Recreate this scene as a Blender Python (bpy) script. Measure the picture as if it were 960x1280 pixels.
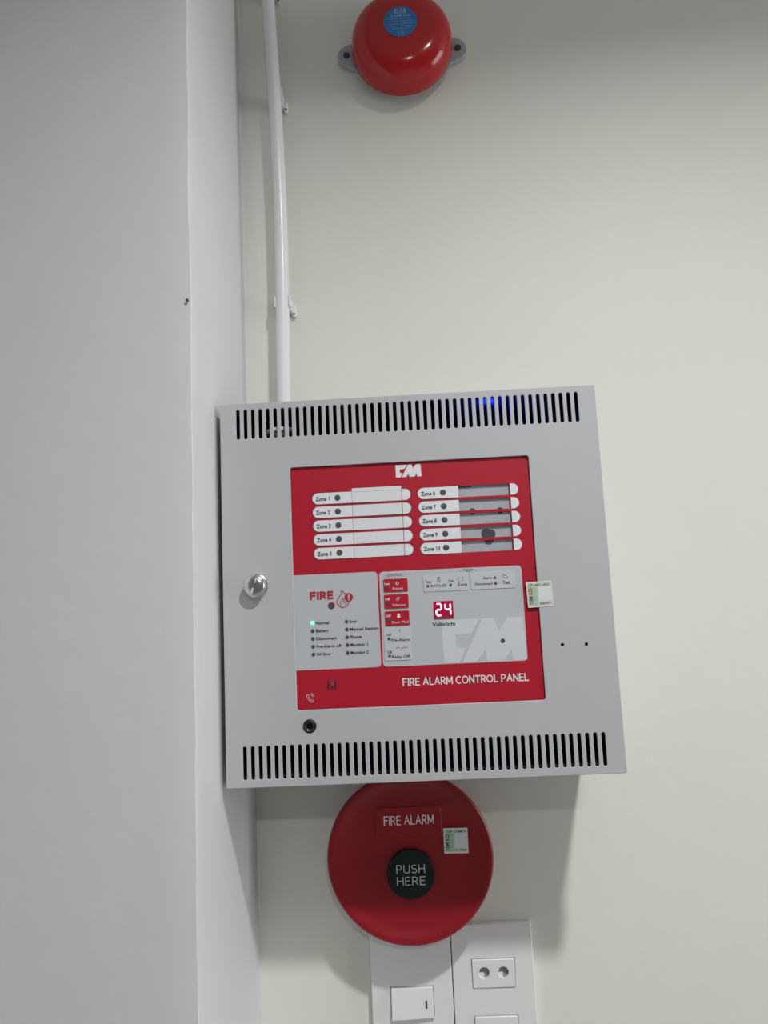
import bpy, bmesh, math, random
from mathutils import Vector, Matrix
random.seed(7)
for o in list(bpy.data.objects):
    bpy.data.objects.remove(o, do_unlink=True)
scene = bpy.context.scene
COL = scene.collection

# ------------------------------------------------------------------ camera
# world: x right along the wall, y into the wall (wall plane y = 0), z up; z = 0 is the cabinet's bottom edge
cam_data = bpy.data.cameras.new('camera')
cam_data.sensor_fit = 'VERTICAL'
cam_data.sensor_height = 36.0
cam_data.lens = 27.0
cam_data.clip_start = 0.01
cam = bpy.data.objects.new('camera', cam_data)
COL.objects.link(cam)
_r = Vector((0.99832308, 0.03594189, -0.04537843))
_u = Vector((0.04972968, -0.13123917, 0.99010264))
_d = Vector((-0.02963073, 0.99069898, 0.13280647))
cam.matrix_world = Matrix(((_r.x, _u.x, -_d.x, 0.1462), (_r.y, _u.y, -_d.y, -0.7255),
                           (_r.z, _u.z, -_d.z, 0.1245), (0, 0, 0, 1)))
scene.camera = cam

# ------------------------------------------------------------------ world, lamps, exposure
world = bpy.data.worlds.new('room_ambient')
scene.world = world
world.use_nodes = True
world.node_tree.nodes['Background'].inputs[0].default_value = (0.97, 1.0, 1.0, 1)
world.node_tree.nodes['Background'].inputs[1].default_value = 0.13


def downlight(name, loc, power, size, spread, color=(1.0, 1.0, 0.985)):
    l = bpy.data.lights.new(name, 'AREA')
    l.shape = 'DISK'
    l.size = size
    l.energy = power
    l.color = color
    l.spread = math.radians(spread)
    o = bpy.data.objects.new(name, l)
    o.location = loc
    COL.objects.link(o)
    return o


downlight('ceiling_downlight', (0.515, -0.87, 1.03), 13.0, 0.085, 139)
downlight('ceiling_downlight_far', (0.45, -2.5, 1.03), 12.0, 0.09, 180)

# soft fill light added far right of the frame to brighten the pillar's side
wl = bpy.data.lights.new('side_fill', 'AREA')
wl.shape = 'RECTANGLE'
wl.size, wl.size_y = 1.5, 1.2
wl.energy = 25.0
wl.color = (0.96, 0.98, 1.0)
wlo = bpy.data.objects.new('side_fill', wl)
wlo.location = (2.99, -0.72, 0.1)
wlo.rotation_euler = (0, math.radians(90), 0)
COL.objects.link(wlo)

scene.view_settings.view_transform = 'Standard'
scene.view_settings.look = 'None'
scene.view_settings.gamma = 1.0
scene.view_settings.use_curve_mapping = False
scene.view_settings.exposure = 0.0


# ------------------------------------------------------------------ materials
def lin(c):
    return tuple(((v / 255.0) / 12.92 if v <= 10 else ((v / 255.0 + 0.055) / 1.055) ** 2.4) for v in c)


def mat(name, col, rough=0.5, metal=0.0, spec=0.5, noise=None, bump=None, emit=None, coat=0.0):
    """noise=(scale, amount) varies the colour a little, bump=(scale, strength, distance) gives fine relief"""
    m = bpy.data.materials.new(name)
    m.use_nodes = True
    nt = m.node_tree
    b = nt.nodes['Principled BSDF']
    b.inputs['Base Color'].default_value = (*col, 1)
    b.inputs['Roughness'].default_value = rough
    b.inputs['Metallic'].default_value = metal
    b.inputs['Specular IOR Level'].default_value = spec
    b.inputs['Coat Weight'].default_value = coat
    b.inputs['Coat Roughness'].default_value = 0.08
    tc = nt.nodes.new('ShaderNodeTexCoord')
    if noise:
        n = nt.nodes.new('ShaderNodeTexNoise')
        n.inputs['Scale'].default_value = noise[0]
        n.inputs['Detail'].default_value = 4
        nt.links.new(tc.outputs['Object'], n.inputs['Vector'])
        mx = nt.nodes.new('ShaderNodeMixRGB')
        mx.blend_type = 'MIX'
        lo = tuple(c * (1 - noise[1]) for c in col)
        hi = tuple(min(1, c * (1 + noise[1])) for c in col)
        mx.inputs[1].default_value = (*lo, 1)
        mx.inputs[2].default_value = (*hi, 1)
        nt.links.new(n.outputs['Fac'], mx.inputs[0])
        nt.links.new(mx.outputs[0], b.inputs['Base Color'])
    if bump:
        n = nt.nodes.new('ShaderNodeTexNoise')
        n.inputs['Scale'].default_value = bump[0]
        n.inputs['Detail'].default_value = 5
        nt.links.new(tc.outputs['Object'], n.inputs['Vector'])
        bp = nt.nodes.new('ShaderNodeBump')
        bp.inputs['Strength'].default_value = bump[1]
        bp.inputs['Distance'].default_value = bump[2]
        nt.links.new(n.outputs['Fac'], bp.inputs['Height'])
        nt.links.new(bp.outputs['Normal'], b.inputs['Normal'])
    if emit:
        b.inputs['Emission Color'].default_value = (*emit[0], 1)
        b.inputs['Emission Strength'].default_value = emit[1]
    return m


M = {}
M['wall'] = mat('painted_wall_off_white', (0.72, 0.725, 0.665), 0.55, noise=(6, 0.03), bump=(60, 0.25, 0.0012))
M['pillar'] = mat('painted_pillar_white', (0.645, 0.645, 0.65), 0.5, noise=(9, 0.02), bump=(45, 0.25, 0.0015))
M['ceiling'] = mat('ceiling_white', (0.75, 0.75, 0.74), 0.8, bump=(80, 0.2, 0.001))
M['floor'] = mat('floor_tile_grey', (0.42, 0.41, 0.39), 0.4, noise=(3, 0.1))
M['steel'] = mat('powder_coated_grey_steel', (0.43, 0.44, 0.46), 0.42, noise=(40, 0.02), bump=(1600, 0.12, 0.0002))
M['inner'] = mat('cabinet_interior_shade', (0.035, 0.037, 0.045), 0.6)  # near-black colour stands for shade inside; the metal itself is grey
M['red'] = mat('red_membrane', (0.40, 0.010, 0.026), 0.42, spec=0.28, noise=(25, 0.05))
M['darkred'] = mat('dark_red_print', (0.17, 0.02, 0.03), 0.45)
M['field'] = mat('light_grey_membrane', (0.46, 0.475, 0.50), 0.4)
M['field_pale'] = mat('pale_grey_print', (0.56, 0.58, 0.62), 0.4)
M['key'] = mat('key_membrane', (0.50, 0.515, 0.545), 0.38)
M['white'] = mat('white_print', (0.70, 0.71, 0.74), 0.4)
M['paper'] = mat('white_paper', (0.66, 0.67, 0.69), 0.7)
M['ink'] = mat('black_ink', (0.012, 0.014, 0.025), 0.5)
M['ink_grey'] = mat('grey_ink', (0.10, 0.11, 0.13), 0.5)
M['redink'] = mat('red_ink', (0.38, 0.015, 0.03), 0.5)
M['lamp_off'] = mat('unlit_smoked_lamp', (0.065, 0.068, 0.08), 0.35)
M['lamp_green'] = mat('lit_green_lamp', (0.1, 0.8, 0.5), 0.4, emit=((0.12, 1.0, 0.55), 2.2))
M['lamp_amber'] = mat('dim_amber_lamp', (0.14, 0.035, 0.01), 0.4)
M['lamp_blue'] = mat('lit_blue_lamp', (0.02, 0.05, 0.9), 0.4, emit=((0.014, 0.045, 1.0), 330.0))
M['display'] = mat('red_display_window', (0.20, 0.004, 0.02), 0.15, emit=((0.8, 0.01, 0.09), 0.22))
M['digit'] = mat('lit_red_digit', (1.0, 0.5, 0.6), 0.4, emit=((1.0, 0.42, 0.60), 2.4))
M['black'] = mat('black_plastic', (0.008, 0.009, 0.012), 0.35)
M['backing'] = mat('grey_circuit_backing', (0.50, 0.51, 0.535), 0.5)
M['hole'] = mat('dark_gap', (0.05, 0.05, 0.055), 0.6)
M['chrome'] = mat('polished_chrome', (0.66, 0.66, 0.67), 0.2, metal=1.0, bump=(900, 0.05, 0.0002))
M['satin'] = mat('bright_slot_steel', (0.85, 0.85, 0.86), 0.45, metal=0.6)
M['bell_red'] = mat('glossy_red_enamel', (0.42, 0.008, 0.011), 0.13, noise=(12, 0.08))
M['bell_base'] = mat('grey_cast_base', (0.34, 0.36, 0.40), 0.5, bump=(300, 0.2, 0.0004))
M['screw'] = mat('dark_screw', (0.05, 0.05, 0.055), 0.4, metal=0.6)
M['blue'] = mat('blue_sticker', (0.012, 0.15, 0.42), 0.4)
M['blue_print'] = mat('pale_blue_print', (0.25, 0.38, 0.62), 0.4)
M['call_red'] = mat('red_moulded_plastic', (0.25, 0.006, 0.013), 0.3, noise=(18, 0.08), bump=(700, 0.1, 0.0003))
M['call_print'] = mat('pale_call_point_print', (0.75, 0.62, 0.62), 0.5)
M['button'] = mat('black_push_button', (0.008, 0.013, 0.015), 0.45, spec=0.25)
M['button_print'] = mat('grey_button_print', (0.48, 0.5, 0.5), 0.5)
M['plate'] = mat('white_abs_plastic', (0.74, 0.735, 0.74), 0.3, noise=(20, 0.01))
M['shutter'] = mat('grey_socket_shutter', (0.30, 0.29, 0.28), 0.5)
M['pvc'] = mat('white_pvc', (0.74, 0.74, 0.76), 0.25)
M['nail'] = mat('rusty_nail', (0.10, 0.09, 0.08), 0.5, metal=0.5)
M['sticker'] = mat('sticker_paper', (0.60, 0.63, 0.58), 0.45)
M['sticker_ink'] = mat('sticker_grey_ink', (0.10, 0.11, 0.11), 0.5)
M['sticker_white'] = mat('sticker_blank_square', (0.62, 0.63, 0.66), 0.45)


def gradient_mat(name, c0, c1, c2):
    """printed security colour blend, pink over green over ochre, along the sticker's height"""
    m = bpy.data.materials.new(name)
    m.use_nodes = True
    nt = m.node_tree
    b = nt.nodes['Principled BSDF']
    b.inputs['Roughness'].default_value = 0.35
    tc = nt.nodes.new('ShaderNodeTexCoord')
    sp = nt.nodes.new('ShaderNodeSeparateXYZ')
    rp = nt.nodes.new('ShaderNodeValToRGB')
    nt.links.new(tc.outputs['Generated'], sp.inputs[0])
    nt.links.new(sp.outputs['Z'], rp.inputs[0])
    e = rp.color_ramp.elements
    e[0].position, e[0].color = 0.05, (*c2, 1)
    e[1].position, e[1].color = 0.95, (*c0, 1)
    k = e.new(0.45)
    k.color = (*c1, 1)
    nt.links.new(rp.outputs[0], b.inputs['Base Color'])
    return m


M['hologram'] = gradient_mat('security_print', (0.55, 0.42, 0.42), (0.30, 0.50, 0.36), (0.5, 0.5, 0.36))


def film_mat():
    m = bpy.data.materials.new('clear_window_film')
    m.use_nodes = True
    nt = m.node_tree
    nt.nodes.clear()
    out = nt.nodes.new('ShaderNodeOutputMaterial')
    tr = nt.nodes.new('ShaderNodeBsdfTransparent')
    tr.inputs[0].default_value = (0.97, 0.98, 0.99, 1)
    gl = nt.nodes.new('ShaderNodeBsdfGlossy')
    gl.inputs['Roughness'].default_value = 0.12
    mx = nt.nodes.new('ShaderNodeMixShader')
    mx.inputs[0].default_value = 0.06
    nt.links.new(tr.outputs[0], mx.inputs[1])
    nt.links.new(gl.outputs[0], mx.inputs[2])
    nt.links.new(mx.outputs[0], out.inputs[0])
    return m


M['film'] = film_mat()


# ------------------------------------------------------------------ helpers
def link(name, mesh, material=None, parent=None, smooth=False):
    o = bpy.data.objects.new(name, mesh)
    COL.objects.link(o)
    if material is not None:
        mesh.materials.clear()
        mesh.materials.append(M[material])
    if smooth:
        for p in mesh.polygons:
            p.use_smooth = True
        try:
            mesh.set_sharp_from_angle(angle=math.radians(38))
        except Exception:
            pass
    if parent is not None:
        o.parent = parent
        o.matrix_parent_inverse = Matrix.Translation(-Vector(parent_loc(parent)))
    return o


def parent_loc(p):
    v = Vector((0, 0, 0))
    while p is not None:
        v = v + p.location
        p = None if p.parent is None else None
    return v


def thing(name, label, cat, loc, group=None):
    o = bpy.data.objects.new(name, None)
    o.empty_display_size = 0.02
    o.location = loc
    COL.objects.link(o)
    return tag(o, label, cat, group)


def tag(o, label, cat, group=None):
    o['label'] = label
    o['category'] = cat
    if group:
        o['group'] = group
    return o


def rrect(x0, x1, z0, z1, r=0.0, n=5, corners=(1, 1, 1, 1)):
    """rounded rectangle loop; corners = bl, br, tr, tl"""
    pts = []
    for (cx, cz, a0, on) in ((x0 + r, z0 + r, 180, corners[0]), (x1 - r, z0 + r, 270, corners[1]),
                             (x1 - r, z1 - r, 0, corners[2]), (x0 + r, z1 - r, 90, corners[3])):
        if r <= 0 or not on:
            sx = {180: x0, 270: x1, 0: x1, 90: x0}[a0]
            sz = {180: z0, 270: z0, 0: z1, 90: z1}[a0]
            pts.append((sx, sz))
        else:
            for k in range(n + 1):
                a = math.radians(a0 + 90 * k / n)
                pts.append((cx + r * math.cos(a), cz + r * math.sin(a)))
    return pts


def circ(x, z, r, n=24, sx=1.0):
    return [(x + sx * r * math.cos(2 * math.pi * k / n), z + r * math.sin(2 * math.pi * k / n)) for k in range(n)]


def plate_mesh(loops, y_front, thick, bevel=0.0, unit=0.001):
    """filled 2D outline with holes, given thickness; front face at y_front (towards the camera, -y). Loops in mm."""
    cu = bpy.data.curves.new('outline', 'CURVE')
    cu.dimensions = '2D'
    cu.fill_mode = 'BOTH'
    for lp in loops:
        s = cu.splines.new('POLY')
        s.points.add(len(lp) - 1)
        for i, (x, z) in enumerate(lp):
            s.points[i].co = (x * unit, z * unit, 0, 1)
        s.use_cyclic_u = True
    cu.extrude = max(thick / 2 - bevel, 0.0)
    if bevel:
        cu.bevel_depth = bevel
        cu.bevel_resolution = 1
        cu.offset = -bevel
    o = bpy.data.objects.new('outline', cu)
    COL.objects.link(o)
    dg = bpy.context.evaluated_depsgraph_get()
    me = bpy.data.meshes.new_from_object(o.evaluated_get(dg))
    bpy.data.objects.remove(o)
    bpy.data.curves.remove(cu)
    me.transform(Matrix.Translation((0, y_front + thick / 2, 0)) @ Matrix.Rotation(math.radians(90), 4, 'X'))
    return me


def plate(name, loops, y_front, thick, material, parent=None, bevel=0.0):
    return link(name, plate_mesh(loops, y_front, thick, bevel), material, parent)


def box_mesh(x0, x1, y0, y1, z0, z1, bevel=0.0, seg=2):
    bm = bmesh.new()
    bmesh.ops.create_cube(bm, size=1)
    for v in bm.verts:
        v.co = Vector(((x0 + x1) / 2 + v.co.x * (x1 - x0), (y0 + y1) / 2 + v.co.y * (y1 - y0),
                       (z0 + z1) / 2 + v.co.z * (z1 - z0)))
    if bevel:
        bmesh.ops.bevel(bm, geom=bm.edges[:], offset=bevel, segments=seg, profile=0.5, affect='EDGES')
    me = bpy.data.meshes.new('box')
    bm.to_mesh(me)
    bm.free()
    return me


def join_meshes(meshes):
    bm = bmesh.new()
    for m in meshes:
        bm.from_mesh(m)
        bpy.data.meshes.remove(m)
    me = bpy.data.meshes.new('joined')
    bm.to_mesh(me)
    bm.free()
    return me


def lathe_mesh(profile, cx, cz, n=64, y0=0.0):
    """profile: list of (radius, y); axis is the wall normal through (cx, cz); first and last points may have r=0"""
    vs, fs, rings = [], [], []
    for (r, y) in profile:
        if r <= 1e-7:
            rings.append([len(vs)])
            vs.append((cx, y0 + y, cz))
        else:
            ring = []
            for k in range(n):
                a = 2 * math.pi * k / n
                ring.append(len(vs))
                vs.append((cx + r * math.cos(a), y0 + y, cz + r * math.sin(a)))
            rings.append(ring)
    for a, b in zip(rings[:-1], rings[1:]):
        for k in range(n):
            k2 = (k + 1) % n
            if len(a) == 1 and len(b) > 1:
                fs.append((a[0], b[k2], b[k]))
            elif len(b) == 1 and len(a) > 1:
                fs.append((a[k], a[k2], b[0]))
            elif len(a) > 1:
                fs.append((a[k], a[k2], b[k2], b[k]))
    me = bpy.data.meshes.new('lathe')
    me.from_pydata(vs, [], fs)
    bm = bmesh.new()
    bm.from_mesh(me)
    bmesh.ops.recalc_face_normals(bm, faces=bm.faces[:])
    bm.to_mesh(me)
    bm.free()
    return me


def tube_mesh(pts, r, n=20, closed=False):
    vs, fs = [], []
    pts = [Vector(p) for p in pts]
    N = len(pts)
    prev = None
    for i, p in enumerate(pts):
        a = pts[(i - 1) % N] if (closed or i > 0) else p
        b = pts[(i + 1) % N] if (closed or i < N - 1) else p
        t = (b - a).normalized()
        if prev is None:
            ref = Vector((0, 1, 0)) if abs(t.y) < 0.9 else Vector((1, 0, 0))
            e1 = t.cross(ref).normalized()
        else:
            e1 = (prev - t * prev.dot(t)).normalized()
        prev = e1
        e2 = t.cross(e1)
        for k in range(n):
            q = 2 * math.pi * k / n
            vs.append(p + e1 * (r * math.cos(q)) + e2 * (r * math.sin(q)))
    for i in range(N if closed else N - 1):
        j = (i + 1) % N
        for k in range(n):
            k2 = (k + 1) % n
            fs.append((i * n + k, i * n + k2, j * n + k2, j * n + k))
    if not closed:
        fs.append(tuple(range(n - 1, -1, -1)))
        fs.append(tuple((N - 1) * n + k for k in range(n)))
    me = bpy.data.meshes.new('tube')
    me.from_pydata([tuple(v) for v in vs], [], fs)
    bm = bmesh.new()
    bm.from_mesh(me)
    bmesh.ops.recalc_face_normals(bm, faces=bm.faces[:])
    bm.to_mesh(me)
    bm.free()
    return me


def text_mesh(s, x0, x1, zb, cap, y, bold=0.0, rot=0.0, spacing=1.0):
    """lettering stretched to span x0..x1 (mm), baseline zb, capital height cap (mm), on the plane y (m)"""
    cu = bpy.data.curves.new('text', 'FONT')
    cu.body = s
    cu.size = 1.0
    cu.space_character = spacing
    cu.offset = bold
    cu.resolution_u = 3
    o = bpy.data.objects.new('text', cu)
    COL.objects.link(o)
    dg = bpy.context.evaluated_depsgraph_get()
    me = bpy.data.meshes.new_from_object(o.evaluated_get(dg))
    bpy.data.objects.remove(o)
    bpy.data.curves.remove(cu)
    xs = [v.co.x for v in me.vertices]
    lo, hi = min(xs), max(xs)
    sx = (x1 - x0) / (hi - lo)
    sz = cap / 0.70
    for v in me.vertices:
        u, w = (v.co.x - lo) * sx, v.co.y * sz
        v.co = Vector(((x0 + u) * 0.001, y, (zb + w) * 0.001))
    if rot:
        c = Vector((x0 * 0.001, y, zb * 0.001))
        me.transform(Matrix.Translation(c) @ Matrix.Rotation(rot, 4, 'Y') @ Matrix.Translation(-c))
    return me


def text(s, x0, x1, zb, cap, y, material, parent, bold=0.0, name='lettering', rot=0.0, spacing=1.0):
    return link(name, text_mesh(s, x0, x1, zb, cap, y, bold, rot, spacing), material, parent)


def stroke_loops(pts, w):
    """a polyline in mm turned into a closed outline of width w"""
    L, R = [], []
    P = [Vector(p) for p in pts]
    for i, p in enumerate(P):
        a = P[i - 1] if i > 0 else p
        b = P[i + 1] if i < len(P) - 1 else p
        t = (b - a).normalized()
        nrm = Vector((-t.y, t.x)) * (w / 2)
        L.append(tuple(p + nrm))
        R.append(tuple(p - nrm))
    return L + R[::-1]


def _arc(cx, cz, rx, rz, a0, a1, n=12):
    return [(cx + rx * math.cos(math.radians(a0 + (a1 - a0) * k / n)), cz + rz * math.sin(math.radians(a0 + (a1 - a0) * k / n))) for k in range(n + 1)]


GLYPH = {   # capital height 1; (advance width, polylines)
    'F': (.52, [[(0, 0), (0, 1)], [(0, 1), (.50, 1)], [(0, .53), (.44, .53)]]),
    'I': (.0, [[(0, 0), (0, 1)]]),
    'R': (.56, [[(0, 0), (0, 1)], [(0, 1), (.26, 1)] + _arc(.26, .735, .25, .265, 90, -90) + [(0, .47)], [(.26, .47), (.57, 0)]]),
    'E': (.50, [[(0, 0), (0, 1)], [(0, 1), (.49, 1)], [(0, .52), (.44, .52)], [(0, 0), (.50, 0)]]),
    'A': (.70, [[(0, 0), (.35, 1), (.70, 0)], [(.13, .34), (.57, .34)]]),
    'L': (.46, [[(0, 1), (0, 0)], [(0, 0), (.46, 0)]]),
    'M': (.76, [[(0, 0), (0, 1)], [(0, 1), (.38, .16)], [(.38, .16), (.76, 1)], [(.76, 1), (.76, 0)]]),
    'C': (.64, [_arc(.38, .5, .38, .5, 48, 312, 22)]),
    'O': (.80, [_arc(.40, .5, .40, .5, 0, 360, 30)]),
    'N': (.62, [[(0, 0), (0, 1)], [(0, 1), (.62, 0)], [(.62, 0), (.62, 1)]]),
    'T': (.60, [[(0, 1), (.60, 1)], [(.30, 1), (.30, 0)]]),
    'P': (.54, [[(0, 0), (0, 1)], [(0, 1), (.27, 1)] + _arc(.27, .72, .26, .28, 90, -90) + [(0, .44)]]),
    'U': (.62, [[(0, 1), (0, .31)] + _arc(.31, .31, .31, .31, 180, 360) + [(.62, 1)]]),
    'S': (.54, [_arc(.27, .755, .25, .245, 35, 180, 9) + _arc(.27, .70, .25, .20, 180, 250, 5)[1:] + _arc(.27, .30, .27, .215, 75, 0, 6) + _arc(.27, .27, .27, .27, 0, -155, 10)[1:]]),
    'H': (.62, [[(0, 0), (0, 1)], [(.62, 0), (.62, 1)], [(0, .52), (.62, .52)]]),
}


def capitals(s, x0, x1, zb, cap, y, material, parent, weight=0.13, gap=0.26, name='lettering'):
    """plain sans capitals built from strokes, fitted between x0 and x1 (mm)"""
    cur, strokes = 0.0, []
    for ch in s:
        if ch == ' ':
            cur += 0.36
            continue
        adv, pl = GLYPH[ch]
        for q in pl:
            strokes.append([(cur + a, b) for a, b in q])
        cur += adv + gap
    total = cur - gap + weight
    sx = (x1 - x0) / total
    h = weight / 2
    vs, fs = [], []
    for si, q in enumerate(strokes):
        q = [q[0]] + [q[i] for i in range(1, len(q)) if math.hypot(q[i][0] - q[i - 1][0], q[i][1] - q[i - 1][1]) > 1e-4]
        yy = y - 4e-6 * (si % 4)
        P = [Vector(((p[0] + h) * sx, (h + p[1] * (1 - weight)) * cap)) for p in q]
        wd = weight * cap * 0.5
        if (P[0] - P[-1]).length > 1e-6:
            d0, d1 = (P[0] - P[1]).normalized(), (P[-1] - P[-2]).normalized()
            if abs(d0.x) < .05 or abs(d0.y) < .05:
                P[0] = P[0] + d0 * wd
            if abs(d1.x) < .05 or abs(d1.y) < .05:
                P[-1] = P[-1] + d1 * wd
        b = len(vs)
        for i, p in enumerate(P):
            ta = (p - P[i - 1]).normalized() if i else (P[1] - p).normalized()
            tb = (P[i + 1] - p).normalized() if i < len(P) - 1 else ta
            t = (ta + tb).normalized()
            k = wd / max(0.35, t.dot(tb))
            nr = Vector((-t.y, t.x)) * k
            for sgn in (1, -1):
                vs.append(((x0 + p.x + sgn * nr.x) * .001, yy, (zb + p.y + sgn * nr.y) * .001))
        for i in range(len(P) - 1):
            fs.append((b + 2 * i, b + 2 * i + 1, b + 2 * i + 3, b + 2 * i + 2))
    me = bpy.data.meshes.new('capitals')
    me.from_pydata(vs, [], fs)
    return link(name, me, material, parent)


# ------------------------------------------------------------------ the setting
def struct(name, mesh, material, label=None):
    o = link(name, mesh, material)
    o['kind'] = 'structure'
    if label:
        o['label'] = label
    return o


CEIL, FLOOR = 1.06, -1.45
struct('wall_back', box_mesh(-0.02, 3.0, 0.0, 0.12, FLOOR, CEIL), 'wall', 'off-white painted wall carrying the fire alarm equipment')
struct('ceiling', box_mesh(-2.0, 3.0, -4.0, 0.12, CEIL, CEIL + 0.05), 'ceiling')
struct('floor', box_mesh(-2.0, 3.0, -4.0, 0.12, FLOOR - 0.05, FLOOR), 'floor')


# unseen right-hand wall and window frame, added around the side fill light
wy0, wy1, wz0, wz1 = -1.32, -0.12, -0.65, 0.85
struct('wall_right', join_meshes([box_mesh(3.0, 3.1, -4.0, wy0, FLOOR, CEIL), box_mesh(3.0, 3.1, wy1, 0.0, FLOOR, CEIL),
                                  box_mesh(3.0, 3.1, wy0, wy1, FLOOR, wz0), box_mesh(3.0, 3.1, wy0, wy1, wz1, CEIL)]), 'pillar')
struct('fill_window_frame', join_meshes([box_mesh(3.02, 3.06, wy0, wy1, wz0, wz0 + 0.05), box_mesh(3.02, 3.06, wy0, wy1, wz1 - 0.05, wz1),
                                box_mesh(3.02, 3.06, wy0, wy0 + 0.05, wz0 + 0.05, wz1 - 0.05), box_mesh(3.02, 3.06, wy1 - 0.05, wy1, wz0 + 0.05, wz1 - 0.05),
                                box_mesh(3.02, 3.06, -0.745, -0.695, wz0 + 0.05, wz1 - 0.05)]), 'plate')


def pillar_mesh():
    XS, PD, rf, rb = -0.0045, 0.1928, 0.0005, 0.0004
    levels = 240
    vs, fs, n = [], [], None
    jit = 0.0
    for i in range(levels + 1):
        z = FLOOR + (CEIL - FLOOR) * i / levels
        jit = 0.75 * jit + random.uniform(-1, 1) * 0.00025
        prof = [(-2.0, -PD), (-0.06, -PD), (XS - 0.02, -PD)]
        for k in range(7):
            a = math.radians(-90 + 90 * k / 6)
            prof.append((XS - rf + rf * math.cos(a) + jit, -PD + rf + rf * math.sin(a) - abs(jit) * 0.3))
        prof += [(XS, -PD + 0.012), (XS, -0.08)]
        for k in range(7):
            a = math.radians(180 - 90 * k / 6)
            prof.append((XS + rb + rb * math.cos(a), -rb - 0.0 + rb * math.sin(a) * 1.0))
        prof += [(XS + rb + 0.001, 0.06), (-2.0, 0.06)]
        n = len(prof)
        vs += [(x, y, z) for (x, y) in prof]
    for i in range(levels):
        for k in range(n):
            k2 = (k + 1) % n
            fs.append((i * n + k, i * n + k2, (i + 1) * n + k2, (i + 1) * n + k))
    fs.append(tuple(range(n)))
    fs.append(tuple(levels * n + k for k in range(n)))
    me = bpy.data.meshes.new('pillar')
    me.from_pydata(vs, [], fs)
    bm = bmesh.new()
    bm.from_mesh(me)
    bmesh.ops.recalc_face_normals(bm, faces=bm.faces[:])
    bm.to_mesh(me)
    bm.free()
    return me


p = struct('wall_left', pillar_mesh(), 'pillar', 'pale painted pillar projecting left of the alarm cabinet')
for f in p.data.polygons:
    f.use_smooth = True
p.data.set_sharp_from_angle(angle=math.radians(38))

# ------------------------------------------------------------------ fire alarm control cabinet
D = 0.1288                      # distance of the door's face from the wall
panel = thing('fire_alarm_panel', 'grey steel fire alarm control cabinet with red and white front', 'alarm panel', (0.15, 0, 0))
YF = -D

# body: an open steel tray on the wall
t = 0.0012
bx0, bx1, bz0, bz1, by = 0.003, 0.297, 0.003, 0.295, -D + 0.004
body = join_meshes([
    box_mesh(bx0, bx1, -0.0014, -0.0002, bz0, bz1),
    box_mesh(bx0, bx0 + t, by, -0.0014, bz0, bz1), box_mesh(bx1 - t, bx1, by, -0.0014, bz0, bz1),
    box_mesh(bx0 + t, bx1 - t, by, -0.0014, bz0, bz0 + t), box_mesh(bx0 + t, bx1 - t, by, -0.0014, bz1 - t, bz1)])
link('cabinet_body', body, 'steel', panel)
shade_lining = join_meshes([
    box_mesh(bx0 + t, bx1 - t, -0.004, -0.0014, bz0 + t, bz1 - t),
    box_mesh(bx0 + t, bx0 + 2 * t, by, -0.004, bz0 + t, bz1 - t), box_mesh(bx1 - 2 * t, bx1 - t, by, -0.004, bz0 + t, bz1 - t),
    box_mesh(bx0 + t, bx1 - t, by, -0.004, bz0 + t, bz0 + 2 * t), box_mesh(bx0 + t, bx1 - t, by, -0.004, bz1 - 2 * t, bz1 - t)])
link('cabinet_interior', shade_lining, 'inner', panel)  # dark layer added so the unlit interior's shade is in its colour

# door: sheet with two rows of 46 slots, the front window and drilled holes
loops = [rrect(0, 300, 0, 298, 1.2, 3)]
for k in range(46):
    x = 14.5 + 6.0 * k
    loops.append(rrect(x - 1.42, x + 1.42, 268.7, 292.9, 1.42, 4))
    loops.append(rrect(x - 1.42, x + 1.42, 5.7, 30.3, 1.42, 4))
loops.append(rrect(55.4, 243.8, 55.6, 243.7, 1.8, 4))
loops.append(circ(64.5, 43.4, 5.0, 24))
loops.append(circ(259.3, 95.9, 1.25, 14))
loops.append(circ(277.4, 95.5, 1.25, 14))
sheet = plate_mesh(loops, YF, 0.0015, 0.0004)
w = 0.0013
ring = [box_mesh(0.0002, w, YF + 0.001, YF + 0.018, 0.0002, 0.2978), box_mesh(0.3 - w, 0.2998, YF + 0.001, YF + 0.018, 0.0002, 0.2978),
        box_mesh(w, 0.3 - w, YF + 0.001, YF + 0.018, 0.0002, w), box_mesh(w, 0.3 - w, YF + 0.001, YF + 0.018, 0.298 - w, 0.2978)]
link('door', join_meshes([sheet] + ring), 'steel', panel)

# phone jack and cam lock
jk = link('phone_jack', lathe_mesh([(0, 0.0035), (2.2e-3, 0.0035), (2.4e-3, 0.0), (3.6e-3, -0.0009), (4.9e-3, -0.0004), (4.95e-3, 0.001), (4.95e-3, 0.006), (0, 0.006)], 0.0645, 0.0434, 32, YF), 'black', panel, True)
lx, lz = 0.0262, 0.1515
lk = link('cam_lock', lathe_mesh([(0, 0.004), (9.5e-3, 0.004), (9.6e-3, -0.0008), (9.2e-3, -0.0018), (8.4e-3, -0.0022), (8.3e-3, -0.0075), (7.9e-3, -0.0084), (7.2e-3, -0.0089), (4.0e-3, -0.0093), (0, -0.0095)], lx, lz, 48, YF), 'chrome', panel, True)
sl = plate_mesh([[(-1.1, -6.2), (0.7, -6.2), (0.35, 6.0), (-0.1, 6.0)]], 0.0, 0.0005, 0.0001)
sl.transform(Matrix.Translation((lx, YF - 0.0094, lz)) @ Matrix.Rotation(math.radians(18), 4, 'Y'))
link('key_slot', sl, 'satin', lk)  # tapered pale bar, the slot's bright reflection put into its colour

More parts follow.
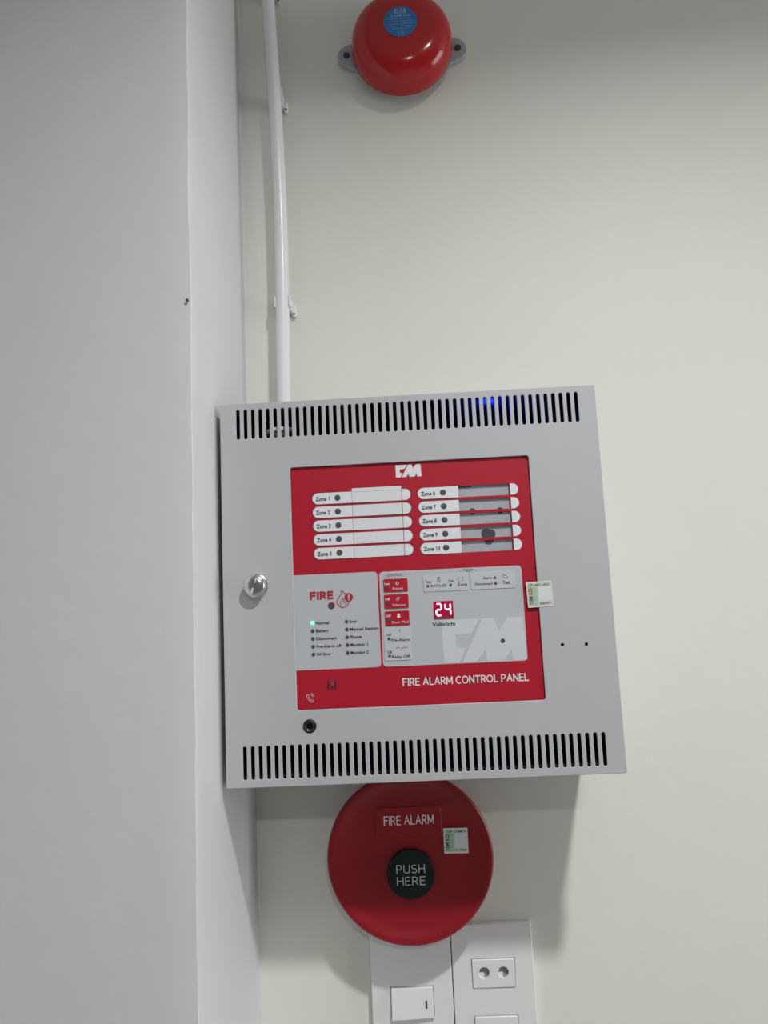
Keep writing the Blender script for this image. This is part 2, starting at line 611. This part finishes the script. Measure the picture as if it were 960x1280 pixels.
# red faceplate, recessed behind the door, with five clear windows on the right
YP = YF + 0.0022                # its front
ZC = [217.9 - 10.9 * k for k in range(5)]
loops = [rrect(53.0, 246.0, 53.0, 246.0)]
for zc in ZC:
    loops.append(rrect(187.6, 227.6, zc - 4.4, zc + 4.4))
fp = plate('faceplate', loops, YP, 0.0012, 'red', panel)
YI = YP - 0.00012               # print on the faceplate

LOGO_C = [(0, 1), (.466, 1), (.36, .67), (.165, .64), (.17, .36), (.28, .33), (.195, 0), (.01, 0)]
LOGO_M = [(.505, 1), (.64, 1), (.70, .70), (.815, 1), (.995, 1), (1.02, 0), (.845, 0), (.835, .26), (.74, 0), (.535, 0), (.515, .25), (.40, 0), (.233, 0)]


def logo(name, x0, x1, z0, z1, y, th, material, parent, clip=None):
    f = lambda pts: [(x0 + u * (x1 - x0), z0 + v * (z1 - z0)) for u, v in pts]
    return plate(name, [f(LOGO_C), f(LOGO_M)], y, th, material, parent)


logo('logo', 138.9, 158.9, 231.8, 241.6, YI, 0.0001, 'white', fp)
capitals('FIRE ALARM CONTROL PANEL', 136.6, 232.4, 70.0, 5.9, YI, 'white', fp, 0.15)
# handset mark and speech slots in the lower left
hs = [(62.6, 66.3), (62.9, 65.0), (63.9, 63.1), (65.4, 61.6), (66.8, 60.8), (67.9, 61.5), (67.3, 62.6), (66.4, 62.4), (65.0, 63.6), (64.3, 64.9), (64.6, 65.9), (63.6, 66.9), (62.6, 66.3)]
plate('handset_mark', [stroke_loops(hs, 0.42)], YI, 0.0001, 'field', fp)
for r0 in (1.5, 2.6):
    arc = [(65.6 + r0 * math.cos(math.radians(a)), 65.0 + r0 * math.sin(math.radians(a))) for a in range(-5, 100, 15)]
    plate('handset_mark', [stroke_loops(arc, 0.36)], YI, 0.0001, 'field', fp)
for dx in (-2.6, 0.2, 2.6):
    plate('speech_slot', [rrect(82.3 + dx - 0.65, 82.3 + dx + 0.65, 69.6, 76.4, 0.4, 3)], YI, 0.0001, 'ink', fp)
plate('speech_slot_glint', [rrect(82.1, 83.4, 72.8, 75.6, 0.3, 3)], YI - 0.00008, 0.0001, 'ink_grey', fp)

# ten zone labels
for k in range(10):
    left = k < 5
    zc = ZC[k % 5]
    x0 = 72.1 if left else 155.5
    xw0, xw1 = (103.5, 142.7) if left else (187.6, 227.6)
    xe = 149.8 if left else 234.4
    h = 4.45
    fr = plate('zone_label', [rrect(x0 - .5, xw0 if not left else xe + .5, zc - h - .5, zc + h + .5, h + .45, 6, (1, 0, 0, 1) if not left else (1, 1, 1, 1))], YI, 0.00012, 'darkred', panel)
    y1 = YI - 0.00018
    plate('label_tag', [rrect(x0, xw0 - .15, zc - h, zc + h, h - .02, 8, (1, 0, 0, 1))], y1, 0.00012, 'white', fr)
    plate('label_end', [rrect(xw1 + .45, xe, zc - h, zc + h, h - .02, 8, (0, 1, 1, 0))], y1, 0.00012, 'white', fr)
    link('indicator_lamp', lathe_mesh([(0, -0.0002), (0.0022, -0.0001), (0.0025, 0.0003)], (x0 + 19.9) * .001, zc * .001, 24, y1 - 0.00015), 'lamp_off', fr)
    wid = 11.2 if k < 9 else 12.6
    text('Zone %d' % (k + 1), x0 + 2.6, x0 + 2.6 + wid, zc - 1.75, 3.1, y1 - 0.00025, 'ink', fr, 0.016)
    if left:
        top = zc + (7.0 if k == 0 else h)
        plate('paper_insert', [rrect(xw0 + .1, xw1, zc - h, top)], y1, 0.0001, 'paper', fr)
        plate('insert_edge', [rrect(xw1 + .05, xw1 + .4, zc - h, zc + h)], y1, 0.0001, 'ink_grey', fr)
        if k == 0:
            plate('paper_fold', [rrect(xw0 + .1, xw1, zc + 3.9, zc + 4.1)], y1 - 0.0001, 0.0001, 'field', fr)
    else:
        plate('window_film', [rrect(xw0 - .3, xw1 + .3, zc - h, zc + h)], YP + 0.0005, 0.0001, 'film', fr)
bk = plate('window_backing', [rrect(186.2, 229.4, 168.2, 223.5)], YP + 0.0020, 0.0008, 'backing', panel)
yb = YP + 0.0018
for (x, z, r) in ((197.7, 202.0, 2.6), (219.5, 201.6, 2.6), (207.6, 184.2, 4.0), (211.0, 183.6, 3.6), (209.3, 179.5, 3.8)):
    plate('backing_hole', [circ(x, z, r, 24)], yb, 0.0001, 'hole', bk)
    yb -= 0.00008
plate('backing_gap', [rrect(187.6, 198.0, 221.2, 222.6)], yb, 0.0001, 'ink', bk)

# ---- left grey field with FIRE mark and ten status lamps
fl = plate('status_field', [rrect(55.0, 120.8, 85.2, 158.3, 3.0, 5, (0, 1, 1, 0))], YI, 0.00015, 'field', panel)
yt = YI - 0.00022
capitals('FIRE', 67.6, 85.9, 138.5, 6.4, yt, 'redink', fl, 0.25, 0.36)


def lamp(x, z, r, material, parent, y):
    return link('indicator_lamp', lathe_mesh([(0, -0.0002), (r * .0009, -0.0001), (r * .001, 0.0003)], x * .001, z * .001, 20, y), material, parent)


plate('lamp_ring', [circ(84.2, 133.6, 2.75, 24)], yt, 0.0001, 'redink', fl)
lamp(84.2, 133.6, 2.3, 'lamp_off', fl, yt - 0.00015)
flame = [(92.4, 144.6), (92.3, 142.4), (90.6, 140.2), (88.9, 137.2), (88.9, 134.8), (90.4, 132.7), (93.0, 131.7), (95.6, 132.3), (97.4, 134.2), (97.9, 136.4)]
plate('flame_mark', [stroke_loops(flame, 0.6)], yt, 0.0001, 'redink', fl)
plate('flame_mark', [stroke_loops([(92.4, 144.6), (94.2, 143.4), (95.4, 141.8)], 0.6)], yt, 0.0001, 'redink', fl)
plate('flame_mark', [stroke_loops([(91.4, 133.2), (91.2, 135.6), (92.4, 137.6), (93.4, 139.2), (94.0, 137.0), (93.6, 135.2), (95.0, 136.2), (95.6, 134.6), (95.0, 133.0)], 0.6)], yt, 0.0001, 'redink', fl)
plate('alert_disc', [circ(97.9, 139.4, 3.3, 28)], yt - 0.0001, 0.0001, 'redink', fl)
plate('alert_mark', [rrect(97.3, 98.5, 138.6, 141.7, 0.55, 4), circ(97.9, 137.5, 0.6, 12)], yt - 0.0002, 0.0001, 'field', fl)
rowsL = [('Normal', 81.9), ('Battery', 81.4), ('Disconnect', 87.6), ('Pre-Alarm off', 90.8), ('SW Error', 82.8)]
rowsR = [('Error', 103.6), ('Manual Station', 119.6), ('Phone', 106.7), ('Monitor 1', 111.2), ('Monitor 2', 111.6)]
for i in range(5):
    z = 120.8 - 5.97 * i
    lamp(69.0, z, 1.45, 'lamp_green' if i == 0 else 'lamp_off', fl, yt - 0.00012)
    text(rowsL[i][0], 71.5, rowsL[i][1], z - 1.25, 2.3, yt, 'ink', fl, 0.014)
    lamp(95.5, z, 1.4, 'lamp_off', fl, yt - 0.00012)
    text(rowsR[i][0], 97.8, rowsR[i][1], z - 1.1, 2.3, yt, 'ink', fl, 0.014)

# ---- right grey field: control keys, test keys, display, large pale mark
fr = plate('control_field', [rrect(122.3, 232.6, 85.2, 157.9, 3.0, 5)], YI, 0.00015, 'field', panel)
logo('pale_mark', 168.4, 231.2, 86.0, 118.4, YI - 0.0001, 0.0001, 'field_pale', fr)
text('- CONTROL -', 126.4, 142.0, 154.1, 2.0, yt, 'ink_grey', fr, 0.01, spacing=1.2)
text('- TEST -', 185.0, 198.0, 155.0, 1.9, yt, 'ink_grey', fr, 0.01, spacing=1.2)
lamp(214.7, 100.9, 1.75, 'lamp_off', fr, yt - 0.0002)
text('Volts/Info', 161.6, 179.2, 114.2, 2.9, yt, 'ink', fr, 0.02)
yk = YI - 0.0006
for i, (zt, zb, small, word, w0, w1) in enumerate(((152.0, 141.9, 'Late', 'Reset', 132.4, 140.6), (140.0, 129.2, 'Off', 'Silence', 131.6, 141.6), (127.2, 116.0, 'Off', 'Door Mod', 130.6, 143.4))):
    ky = plate('control_key', [rrect(125.3, 144.1, zb, zt, 0.7, 3)], yk, 0.0006, 'red', panel, 0.00012)
    text(small, 126.0, 130.0, zt - 4.4, 1.7, yk - 0.0001, 'white', ky, 0.014)
    plate('indicator_lamp', [rrect(126.3, 129.9, zt - 8.0, zt - 5.4, 0.4, 2)], yk - 0.00012, 0.0001, 'lamp_amber' if i == 0 else 'darkred', ky)
    lamp(127.9, zt - 6.7, 1.0, 'lamp_off', ky, yk - 0.00025)
    text(word, w0, w1, zb + 1.7, 1.9, yk - 0.0001, 'white', ky, 0.0, spacing=1.1)
    cx, cz = 136.0, zt - 3.6
    if i == 0:
        a = [(cx + 1.2 * math.cos(math.radians(q)), cz + 1.2 * math.sin(math.radians(q))) for q in range(0, 360, 20)]
        b = [(cx + .75 * math.cos(math.radians(q)), cz + .75 * math.sin(math.radians(q))) for q in range(0, 360, 20)]
        plate('reset_mark', [a, b], yk - 0.0001, 0.0001, 'white', ky)
    elif i == 1:
        plate('speaker_mark', [stroke_loops([(cx - 1.0, cz - 1.3), (cx - 1.0, cz + .1), (cx + .6, cz + 1.4)], .35)], yk - 0.0001, 0.0001, 'white', ky)
        plate('speaker_mark', [stroke_loops([(cx + .1, cz - 1.5), (cx + .1, cz - .3), (cx + 1.7, cz + 1.0)], .35)], yk - 0.0001, 0.0001, 'white', ky)
    else:
        bell = [(cx - 1.5, cz - 1.3), (cx - 1.1, cz - .5), (cx - 1.0, cz + .8), (cx - .3, cz + 1.6), (cx + .3, cz + 1.6), (cx + 1.0, cz + .8), (cx + 1.1, cz - .5), (cx + 1.5, cz - 1.3), (cx + .5, cz - 1.4), (cx, cz - 2.0), (cx - .5, cz - 1.4)]
        plate('bell_mark', [bell], yk - 0.0001, 0.0001, 'white', ky)
yk2 = YI - 0.0004
kp = plate('option_key', [rrect(123.9, 144.5, 89.6, 114.4, 0.8, 3)], yk2, 0.0004, 'key', panel, 0.0001)
text('Off', 125.8, 129.6, 108.2, 2.0, yk2 - 0.0001, 'ink', kp, 0.014)
lamp(127.6, 106.2, 1.2, 'lamp_off', kp, yk2 - 0.0002)
text('Pre-Alarm', 129.3, 143.7, 104.0, 2.2, yk2 - 0.0001, 'ink', kp, 0.014)
text('!', 135.9, 136.5, 110.3, 3.0, yk2 - 0.0001, 'ink', kp)
text('Off', 125.8, 129.6, 94.9, 2.0, yk2 - 0.0001, 'ink', kp, 0.014)
lamp(127.6, 93.2, 1.2, 'lamp_off', kp, yk2 - 0.0002)
text('Relay Off', 129.4, 143.2, 91.3, 2.2, yk2 - 0.0001, 'ink', kp, 0.014)
for seg in ([(132.8, 99.2), (135.8, 99.2)], [(136.0, 97.0), (137.9, 99.0)], [(138.0, 99.2), (141.4, 99.2)]):
    plate('relay_mark', [stroke_loops(seg, .35)], yk2 - 0.0001, 0.0001, 'ink', kp)
k1 = plate('test_key', [rrect(156.4, 190.6, 140.7, 153.9, 0.8, 3)], yk2, 0.0004, 'key', panel, 0.0001)
yk3 = yk2 - 0.0001
text('Test', 158.0, 162.2, 147.5, 1.8, yk3, 'ink', k1, 0.014)
lamp(159.7, 145.2, 1.15, 'lamp_off', k1, yk3 - 0.0001)
text('BAT/LED', 161.9, 174.1, 144.2, 1.9, yk3, 'ink', k1, 0.014)
plate('battery_mark', [rrect(167.3, 169.3, 147.6, 151.2, .3, 2), rrect(167.7, 168.9, 148.0, 150.8, .2, 2)], yk3, 0.0001, 'ink', k1)
plate('battery_mark', [rrect(167.9, 168.7, 151.2, 151.9)], yk3, 0.0001, 'ink', k1)
text('Test', 175.6, 180.0, 147.6, 1.8, yk3, 'ink', k1, 0.014)
lamp(177.3, 145.2, 1.15, 'lamp_off', k1, yk3 - 0.0001)
text('Zone', 182.4, 190.0, 144.2, 2.3, yk3, 'ink', k1, 0.014)
for dx in (0.0, 3.4):
    a = [(183.8 + dx + .9 * math.cos(math.radians(q)), 149.6 + 1.2 * math.sin(math.radians(q))) for q in range(40, 330, 29)]
    plate('zone_mark', [stroke_loops(a, .3)], yk3, 0.0001, 'ink_grey', k1)
k2 = plate('test_key', [rrect(192.9, 227.2, 140.8, 153.9, 0.8, 3)], yk2, 0.0004, 'key', panel, 0.0001)
text('Alarm', 202.4, 209.6, 148.4, 1.9, yk3, 'ink', k2, 0.014)
lamp(211.8, 149.2, 1.15, 'lamp_off', k2, yk3 - 0.0001)
text('Disconnect', 196.0, 209.8, 144.0, 1.9, yk3, 'ink', k2, 0.014)
lamp(212.0, 144.9, 1.15, 'lamp_off', k2, yk3 - 0.0001)
text('Test', 217.4, 223.2, 143.9, 2.4, yk3, 'ink', k2, 0.014)
plate('hand_mark', [stroke_loops([(218.0, 151.3), (217.8, 149.8), (219.4, 148.6), (221.0, 148.4), (221.6, 149.8), (219.6, 150.6), (219.0, 151.6), (218.0, 151.3)], .35)], yk3, 0.0001, 'ink', k2)

# numeric display reading 24
dsp = plate('numeric_display', [rrect(163.1, 178.3, 119.4, 133.1, .3, 2)], YI - 0.0002, 0.0002, 'display', panel)
plate('display_base', [rrect(163.1, 178.3, 119.4, 121.0, .2, 2)], YI - 0.0003, 0.0001, 'darkred', dsp)


def seven(ch, x0, z0, w, h, parent):
    segs = {'2': 'abged', '4': 'fgbc'}[ch]
    sl = 0.0
    th = 1.25
    P = {'a': [(0, h), (w, h)], 'b': [(w, h), (w, h / 2)], 'c': [(w, h / 2), (w, 0)], 'd': [(0, 0), (w, 0)],
         'e': [(0, h / 2), (0, 0)], 'f': [(0, h), (0, h / 2)], 'g': [(0, h / 2), (w, h / 2)]}
    ms = []
    for i, s in enumerate(segs):
        (ax, az), (bx, bz) = P[s]
        dx, dz = bx - ax, bz - az
        L = math.hypot(dx, dz)
        dx, dz = dx / L, dz / L
        g = 0.15
        a = (x0 + ax + dx * g, z0 + az + dz * g)
        b = (x0 + bx - dx * g, z0 + bz - dz * g)
        nx, nz = -dz * th / 2, dx * th / 2
        e = th / 2
        lp = [a, (a[0] + dx * e + nx, a[1] + dz * e + nz), (b[0] - dx * e + nx, b[1] - dz * e + nz), b,
              (b[0] - dx * e - nx, b[1] - dz * e - nz), (a[0] + dx * e - nx, a[1] + dz * e - nz)]
        link('digit_segment', plate_mesh([lp], YI - 0.0003, 0.0001), 'digit', parent)


seven('2', 165.2, 122.2, 3.9, 8.9, dsp)
seven('4', 172.2, 122.2, 3.9, 8.9, dsp)

# lit blue lamp and white cable loop seen through the vents
link('circuit_lamp', lathe_mesh([(0, -0.0020), (0.0008, -0.0018), (0.0012, -0.0008), (0.0012, 0.0015), (0, 0.0015)], 0.2175, 0.2880, 16, -0.112), 'lamp_blue', panel, True)
pts = [(0.0460 + 0.0100 * math.cos(2 * math.pi * k / 32), -0.1150 + 0.0095 * math.sin(2 * math.pi * k / 32), 0.2765 + 0.0006 * math.cos(2 * math.pi * k / 32)) for k in range(32)]
link('cable_loop', tube_mesh(pts, 0.0021, 10, True), 'pvc', panel, True)


# inspection stickers (the code square is left blank)
def sticker(parent, x0, z0, size, tilt, y, top, num):
    c = Vector((x0 * .001, y, z0 * .001))
    R = Matrix.Translation(c) @ Matrix.Rotation(tilt, 4, 'Y') @ Matrix.Translation(-c)
    s = size
    base = plate_mesh([rrect(x0, x0 + s, z0, z0 + s, .3, 2)], y, 0.00012)
    base.transform(R)
    o = link('inspection_sticker', base, 'sticker', parent)

    def add(name, me, m):
        me.transform(R)
        return link(name, me, m, o)
    add('security_print', plate_mesh([rrect(x0 + .06 * s, x0 + .42 * s, z0 + .08 * s, z0 + .8 * s)], y - .0001, .00008), 'hologram')
    add('blank_square', plate_mesh([rrect(x0 + .46 * s, x0 + .93 * s, z0 + .24 * s, z0 + .74 * s)], y - .0001, .00008), 'sticker_white')
    add('lettering', text_mesh(top, x0 + .08 * s, x0 + .93 * s, z0 + .82 * s, .10 * s, y - .0002, 0.01), 'sticker_ink')
    add('lettering', text_mesh(num, x0 + .46 * s, x0 + .93 * s, z0 + .09 * s, .10 * s, y - .0002, 0.01), 'sticker_ink')
    v = text_mesh('TEM', x0 + .22 * s, x0 + .22 * s + .33 * s, z0 + .10 * s, .15 * s, y - .0002, 0.02, rot=-math.pi / 2)
    add('lettering', v, 'sticker_ink')
    v = text_mesh('KD', x0 + .22 * s, x0 + .22 * s + .25 * s, z0 + .50 * s, .15 * s, y - .0002, 0.02, rot=-math.pi / 2)
    add('lettering', v, 'redink')
    return o


sticker(panel, 235.4, 124.9, 19.6, math.radians(-1.5), YF - 0.0003, 'CPI-4E51-0021', '00009571')

# ------------------------------------------------------------------ conduit pipe and its clips
PY = -0.0185
ctrl = [(0.0345, 0.288), (0.0348, 0.36), (0.0362, 0.44), (0.0366, 0.52), (0.0350, 0.62), (0.0326, 0.70), (0.0295, 0.78), (0.0255, 0.90), (0.0230, CEIL)]


def interp(z):
    for (x0, z0), (x1, z1) in zip(ctrl[:-1], ctrl[1:]):
        if z <= z1:
            u = (z - z0) / (z1 - z0)
            return x0 + (x1 - x0) * u
    return ctrl[-1][0]


zs = [0.2965 + (CEIL - 0.2965) * k / 60 for k in range(61)]
xs = [interp(z) for z in zs]
for _ in range(6):
    xs = [xs[0]] + [(xs[i - 1] + 2 * xs[i] + xs[i + 1]) / 4 for i in range(1, 60)] + [xs[60]]
pipe = link('conduit_pipe', tube_mesh([(x, PY - 0.004 * max(0, (z - 0.55)) / 0.2, z) for x, z in zip(xs, zs)], 0.0066, 28), 'pvc', None, True)
tag(pipe, 'thin white plastic conduit pipe rising from the grey alarm cabinet', 'pipe')


def clip(z, label):
    x = interp(z)
    cl = thing('pipe_clip', label, 'clip', (x, 0, z), 'white clips holding the conduit')
    R0, R1 = 0.0067, 0.0082
    L = []
    for a in range(-25, 206, 10):
        q = math.radians(a)
        L.append((R1 * math.cos(q), R1 * math.sin(q)))
    Ri = []
    for a in range(205, -26, -10):
        q = math.radians(a)
        Ri.append((R0 * math.cos(q), R0 * math.sin(q)))
    lp = L + Ri
    n = len(lp)
    h = 0.0055
    vs = [(x + u, PY + v, z - h) for u, v in lp] + [(x + u, PY + v, z + h) for u, v in lp]
    fs = [(k, (k + 1) % n, n + (k + 1) % n, n + k) for k in range(n)]
    for k in range(n // 2 - 1):
        a, b, c, d = k, k + 1, n - 2 - k, n - 1 - k
        fs.append((a, d, c, b))
        fs.append((n + a, n + b, n + c, n + d))
    me = bpy.data.meshes.new('clip')
    me.from_pydata(vs, [], fs)
    bm = bmesh.new()
    bm.from_mesh(me)
    bmesh.ops.recalc_face_normals(bm, faces=bm.faces[:])
    bm.to_mesh(me)
    bm.free()
    link('grip', me, 'pvc', cl)
    link('foot', box_mesh(x - 0.0075, x + 0.0075, PY + R1 - 0.0004, -0.0001, z - h, z + h, 0.0006), 'pvc', cl)
    ear = box_mesh(x + 0.0072, x + 0.0108, -0.0045, -0.0001, z - 0.0095, z + 0.0020, 0.0010)
    link('ear', ear, 'pvc', cl)
    link('screw', lathe_mesh([(0, -0.0008), (0.0008, -0.0006), (0.0012, 0.0004), (0, 0.0006)], x + 0.0091, z - 0.0066, 16, -0.0046), 'screw', cl, True)
    return cl


clip(0.4290, 'lower white plastic clip on the conduit, nearest the grey cabinet')
clip(0.6480, 'middle white plastic clip on the conduit, level with the red bell')
clip(0.7720, 'topmost white plastic clip on the conduit, cut by the photo edge')

# ------------------------------------------------------------------ fire bell at the top
bx, bz = 0.1648, 0.6950
bell = thing('fire_bell', 'round red alarm bell with blue sticker, high on the wall', 'bell', (bx, 0, bz))


def ear_base():
    pts = []
    R, E, er = 0.044, 0.0540, 0.0125
    for sgn in (1, -1):
        cx = sgn * E
        for a in range(-80, 81, 16):
            q = math.radians(a)
            pts.append((bx * 1000 + 1000 * (cx + sgn * er * math.cos(q)), bz * 1000 + 1000 * er * math.sin(q) * sgn))
        for a in range(25, 156, 13):
            q = math.radians(a)
            pts.append((bx * 1000 + 1000 * sgn * R * math.cos(q), bz * 1000 + 1000 * sgn * R * math.sin(q)))
    return pts


link('base', plate_mesh([ear_base()], -0.0065, 0.0064, 0.0012), 'bell_base', bell, True)
GONG = [(0, -0.0425), (0.020, -0.0422), (0.030, -0.0414), (0.038, -0.0396), (0.0435, -0.0365), (0.0475, -0.0320), (0.0498, -0.0260), (0.0507, -0.0190), (0.0510, -0.0100), (0.0504, -0.0086), (0.0486, -0.0094)]


def gong_y(r):
    for (r0, y0), (r1, y1) in zip(GONG[:-1], GONG[1:]):
        if r <= r1:
            return y0 + (y1 - y0) * (r - r0) / (r1 - r0)
    return GONG[8][1]


def drape(o, off):
    for v in o.data.vertices:
        r = math.hypot(v.co.x - bx, v.co.z - bz)
        v.co.y = gong_y(r) - off
    return o


link('stem', lathe_mesh([(0, -0.0083), (0.030, -0.0083), (0.028, -0.0390), (0, -0.0390)], bx, bz, 40), 'bell_base', bell, True)
inner = [(0.0470, -0.0300), (0.042, -0.0350), (0.030, -0.0390), (0, -0.0400)]
link('gong', lathe_mesh(GONG + inner, bx, bz, 80), 'bell_red', bell, True)
for sg in (-1, 1):
    link('screw', lathe_mesh([(0, -0.0078), (0.0018, -0.0083), (0.0032, -0.0078), (0.0034, -0.0064), (0, -0.0064)], bx + sg * 0.0570, bz + 0.0005, 20), 'screw', bell, True)
stx, stz = bx - 0.0010, bz + 0.0045
sk = drape(link('sticker', lathe_mesh([(0, 0)] + [(0.0165 * k / 6, 0) for k in range(1, 7)], stx, stz, 40, 0), 'blue', bell, True), 0.0003)
X, Z = stx * 1000, stz * 1000


def sticker_print(o):
    return drape(o, 0.0005)


sticker_print(plate('print', [rrect(X - 5.6, X + 5.6, Z + 9.0, Z + 14.0, .4, 2), rrect(X - 3.4, X + 3.4, Z + 9.6, Z + 13.4, .2, 2)], 0, 0, 'blue_print', sk))
sticker_print(text('CM', X - 2.6, X + 2.6, Z + 10.2, 2.6, 0, 'blue_print', sk, 0.02))
sticker_print(text('ALARM BELL', X - 10.5, X + 10.5, Z + 5.0, 2.6, 0, 'blue_print', sk, 0.01))
for i in range(5):
    wd = (11.5, 12.0, 11.5, 10.5, 9.0)[i]
    for (a, b) in ((-wd, -2.0), (-0.8, wd)):
        sticker_print(plate('print_line', [rrect(X + a, X + b, Z + 2.6 - 2.6 * i, Z + 3.1 - 2.6 * i)], 0, 0, 'blue_print', sk))
sticker_print(text('CE', X - 2.8, X + 2.8, Z - 14.0, 3.0, 0, 'blue_print', sk, 0.0))

# ------------------------------------------------------------------ round call point under the cabinet
cx, cz = 0.1345, -0.0800
cp = thing('manual_call_point', 'round dark red push call point half under the grey cabinet', 'call point', (cx, 0, cz))
prof = [(0.050, -0.0002), (0.054, -0.004), (0.0600, -0.030), (0.0690, -0.0370), (0.0706, -0.0395), (0.0703, -0.0420), (0.0690, -0.0433), (0.0670, -0.0435), (0.0640, -0.0428), (0.0600, -0.0414), (0.0540, -0.0403), (0.0400, -0.0398), (0.0260, -0.0398), (0, -0.0398)]
link('housing', lathe_mesh(prof, cx, cz, 96), 'call_red', cp, True)
bzc = cz - 0.0125
CX, CZ = cx * 1000, cz * 1000
tabp = plate('name_plate', [rrect(CX - 28.0, CX + 28.0, CZ + 16.0, CZ + 41.0, 3.0, 4)], -0.0412, 0.0030, 'call_red', cp, 0.0005)
capitals('FIRE ALARM', CX - 21.0, CX + 21.5, CZ + 26.6, 7.6, -0.0415, 'call_print', tabp, 0.11)
bt = link('push_button', lathe_mesh([(0.0200, -0.036), (0.0200, -0.0450), (0.0194, -0.0458), (0.0150, -0.0463), (0, -0.0465)], cx, bzc, 56), 'button', cp, True)
capitals('PUSH', CX - 12.0, CX + 12.0, bzc * 1000 + 1.4, 7.0, -0.0468, 'button_print', bt, 0.11)
capitals('HERE', CX - 12.0, CX + 12.0, bzc * 1000 - 8.2, 7.0, -0.0468, 'button_print', bt, 0.11)
sticker(cp, CX + 29.0, CZ + 2.0, 20.6, 0.01, -0.0412, 'TKBK KABMCN', '01119604')

# ------------------------------------------------------------------ switch and socket plates
PT = -0.0085


def wall_plate(name, x0, x1, z0, z1, label, cat, opening):
    o = thing(name, label, cat, ((x0 + x1) / 2000, 0, z0 / 1000))
    lp = [rrect(x0, x1, z0, z1, 1.2, 3)] + opening
    link('cover', plate_mesh(lp, PT, 0.0083, 0.0007), 'plate', o)
    return o


sw = wall_plate('light_switch', 94.8, 165.4, -268.5, -148.3, 'white rocker light switch plate under the red call point', 'light switch', [rrect(111.6, 148.8, -221.8, -196.6)])
# rocker: wedge tilted about the vertical middle
bm = bmesh.new()
x0, x1, z0, z1 = 0.1120, 0.1484, -0.2214, -0.1970
co = [(x0, PT - 0.0058, z0), (x1, PT - 0.0030, z0), (x1, PT - 0.0014, z1), (x0, PT - 0.0026, z1),
      (x0, PT + 0.006, z0), (x1, PT + 0.006, z0), (x1, PT + 0.006, z1), (x0, PT + 0.006, z1)]
v = [bm.verts.new(c) for c in co]
for f in ((0, 1, 2, 3), (7, 6, 5, 4), (4, 5, 1, 0), (5, 6, 2, 1), (6, 7, 3, 2), (7, 4, 0, 3)):
    bm.faces.new([v[i] for i in f])
bmesh.ops.recalc_face_normals(bm, faces=bm.faces[:])
bmesh.ops.bevel(bm, geom=bm.edges[:], offset=0.0005, segments=2, profile=0.5, affect='EDGES')
me = bpy.data.meshes.new('rocker')
bm.to_mesh(me)
bm.free()
rk = link('rocker', me, 'plate', sw)
link('indicator_slot', box_mesh(0.1413, 0.1427, PT - 0.0032, PT + 0.001, -0.2133, -0.2072), 'ink', rk)
link('surround', box_mesh(0.1110, 0.1494, PT + 0.0055, PT + 0.0080, -0.2224, -0.1960), 'black', sw)

so = wall_plate('wall_socket', 166.2, 236.6, -268.0, -147.8, 'white wall socket plate with two outlets, right of the rocker switch', 'socket', [rrect(182.8, 220.4, -199.8, -176.0), rrect(182.8, 220.4, -246.0, -222.2)])


def pin_hole(x, z, flip):
    pts = []
    for a in range(0, 360, 15):
        q = math.radians(a)
        rx = 5.2 if (math.cos(q) * flip > 0) else 4.4
        pts.append((x + rx * math.cos(q) * (1.0 if abs(math.cos(q)) < .8 else .92), z + 4.6 * math.sin(q)))
    return pts


for zc in (-187.8, -234.0):
    ins = link('outlet', plate_mesh([rrect(183.2, 220.0, zc - 11.5, zc + 11.5, .6, 3), pin_hole(193.2, zc + .6, 1), pin_hole(209.8, zc + .6, 1)], PT - 0.0010, 0.0040, 0.0004), 'plate', so)
    link('shutter', box_mesh(0.1840, 0.2192, PT + 0.0031, PT + 0.0045, (zc - 11) * .001, (zc + 11) * .001), 'shutter', ins)
    for xh in (193.4, 209.6):
        link('contact_flap', box_mesh((xh - 4.8) * .001, (xh + .2) * .001, PT + 0.0010, PT + 0.0031, (zc - 4.4) * .001, (zc - .2) * .001, 0.0003), 'plate', ins)

# ------------------------------------------------------------------ nail in the pillar's edge
nl = link('nail', join_meshes([tube_mesh([(-0.0065, -0.1905, 0.3595), (-0.0065, -0.1945, 0.3590)], 0.0007, 10), tube_mesh([(-0.0065, -0.1945, 0.3590), (-0.0065, -0.1952, 0.3589)], 0.0011, 14)]), 'nail')
tag(nl, 'small dark nail head in the edge of the pale pillar', 'nail')
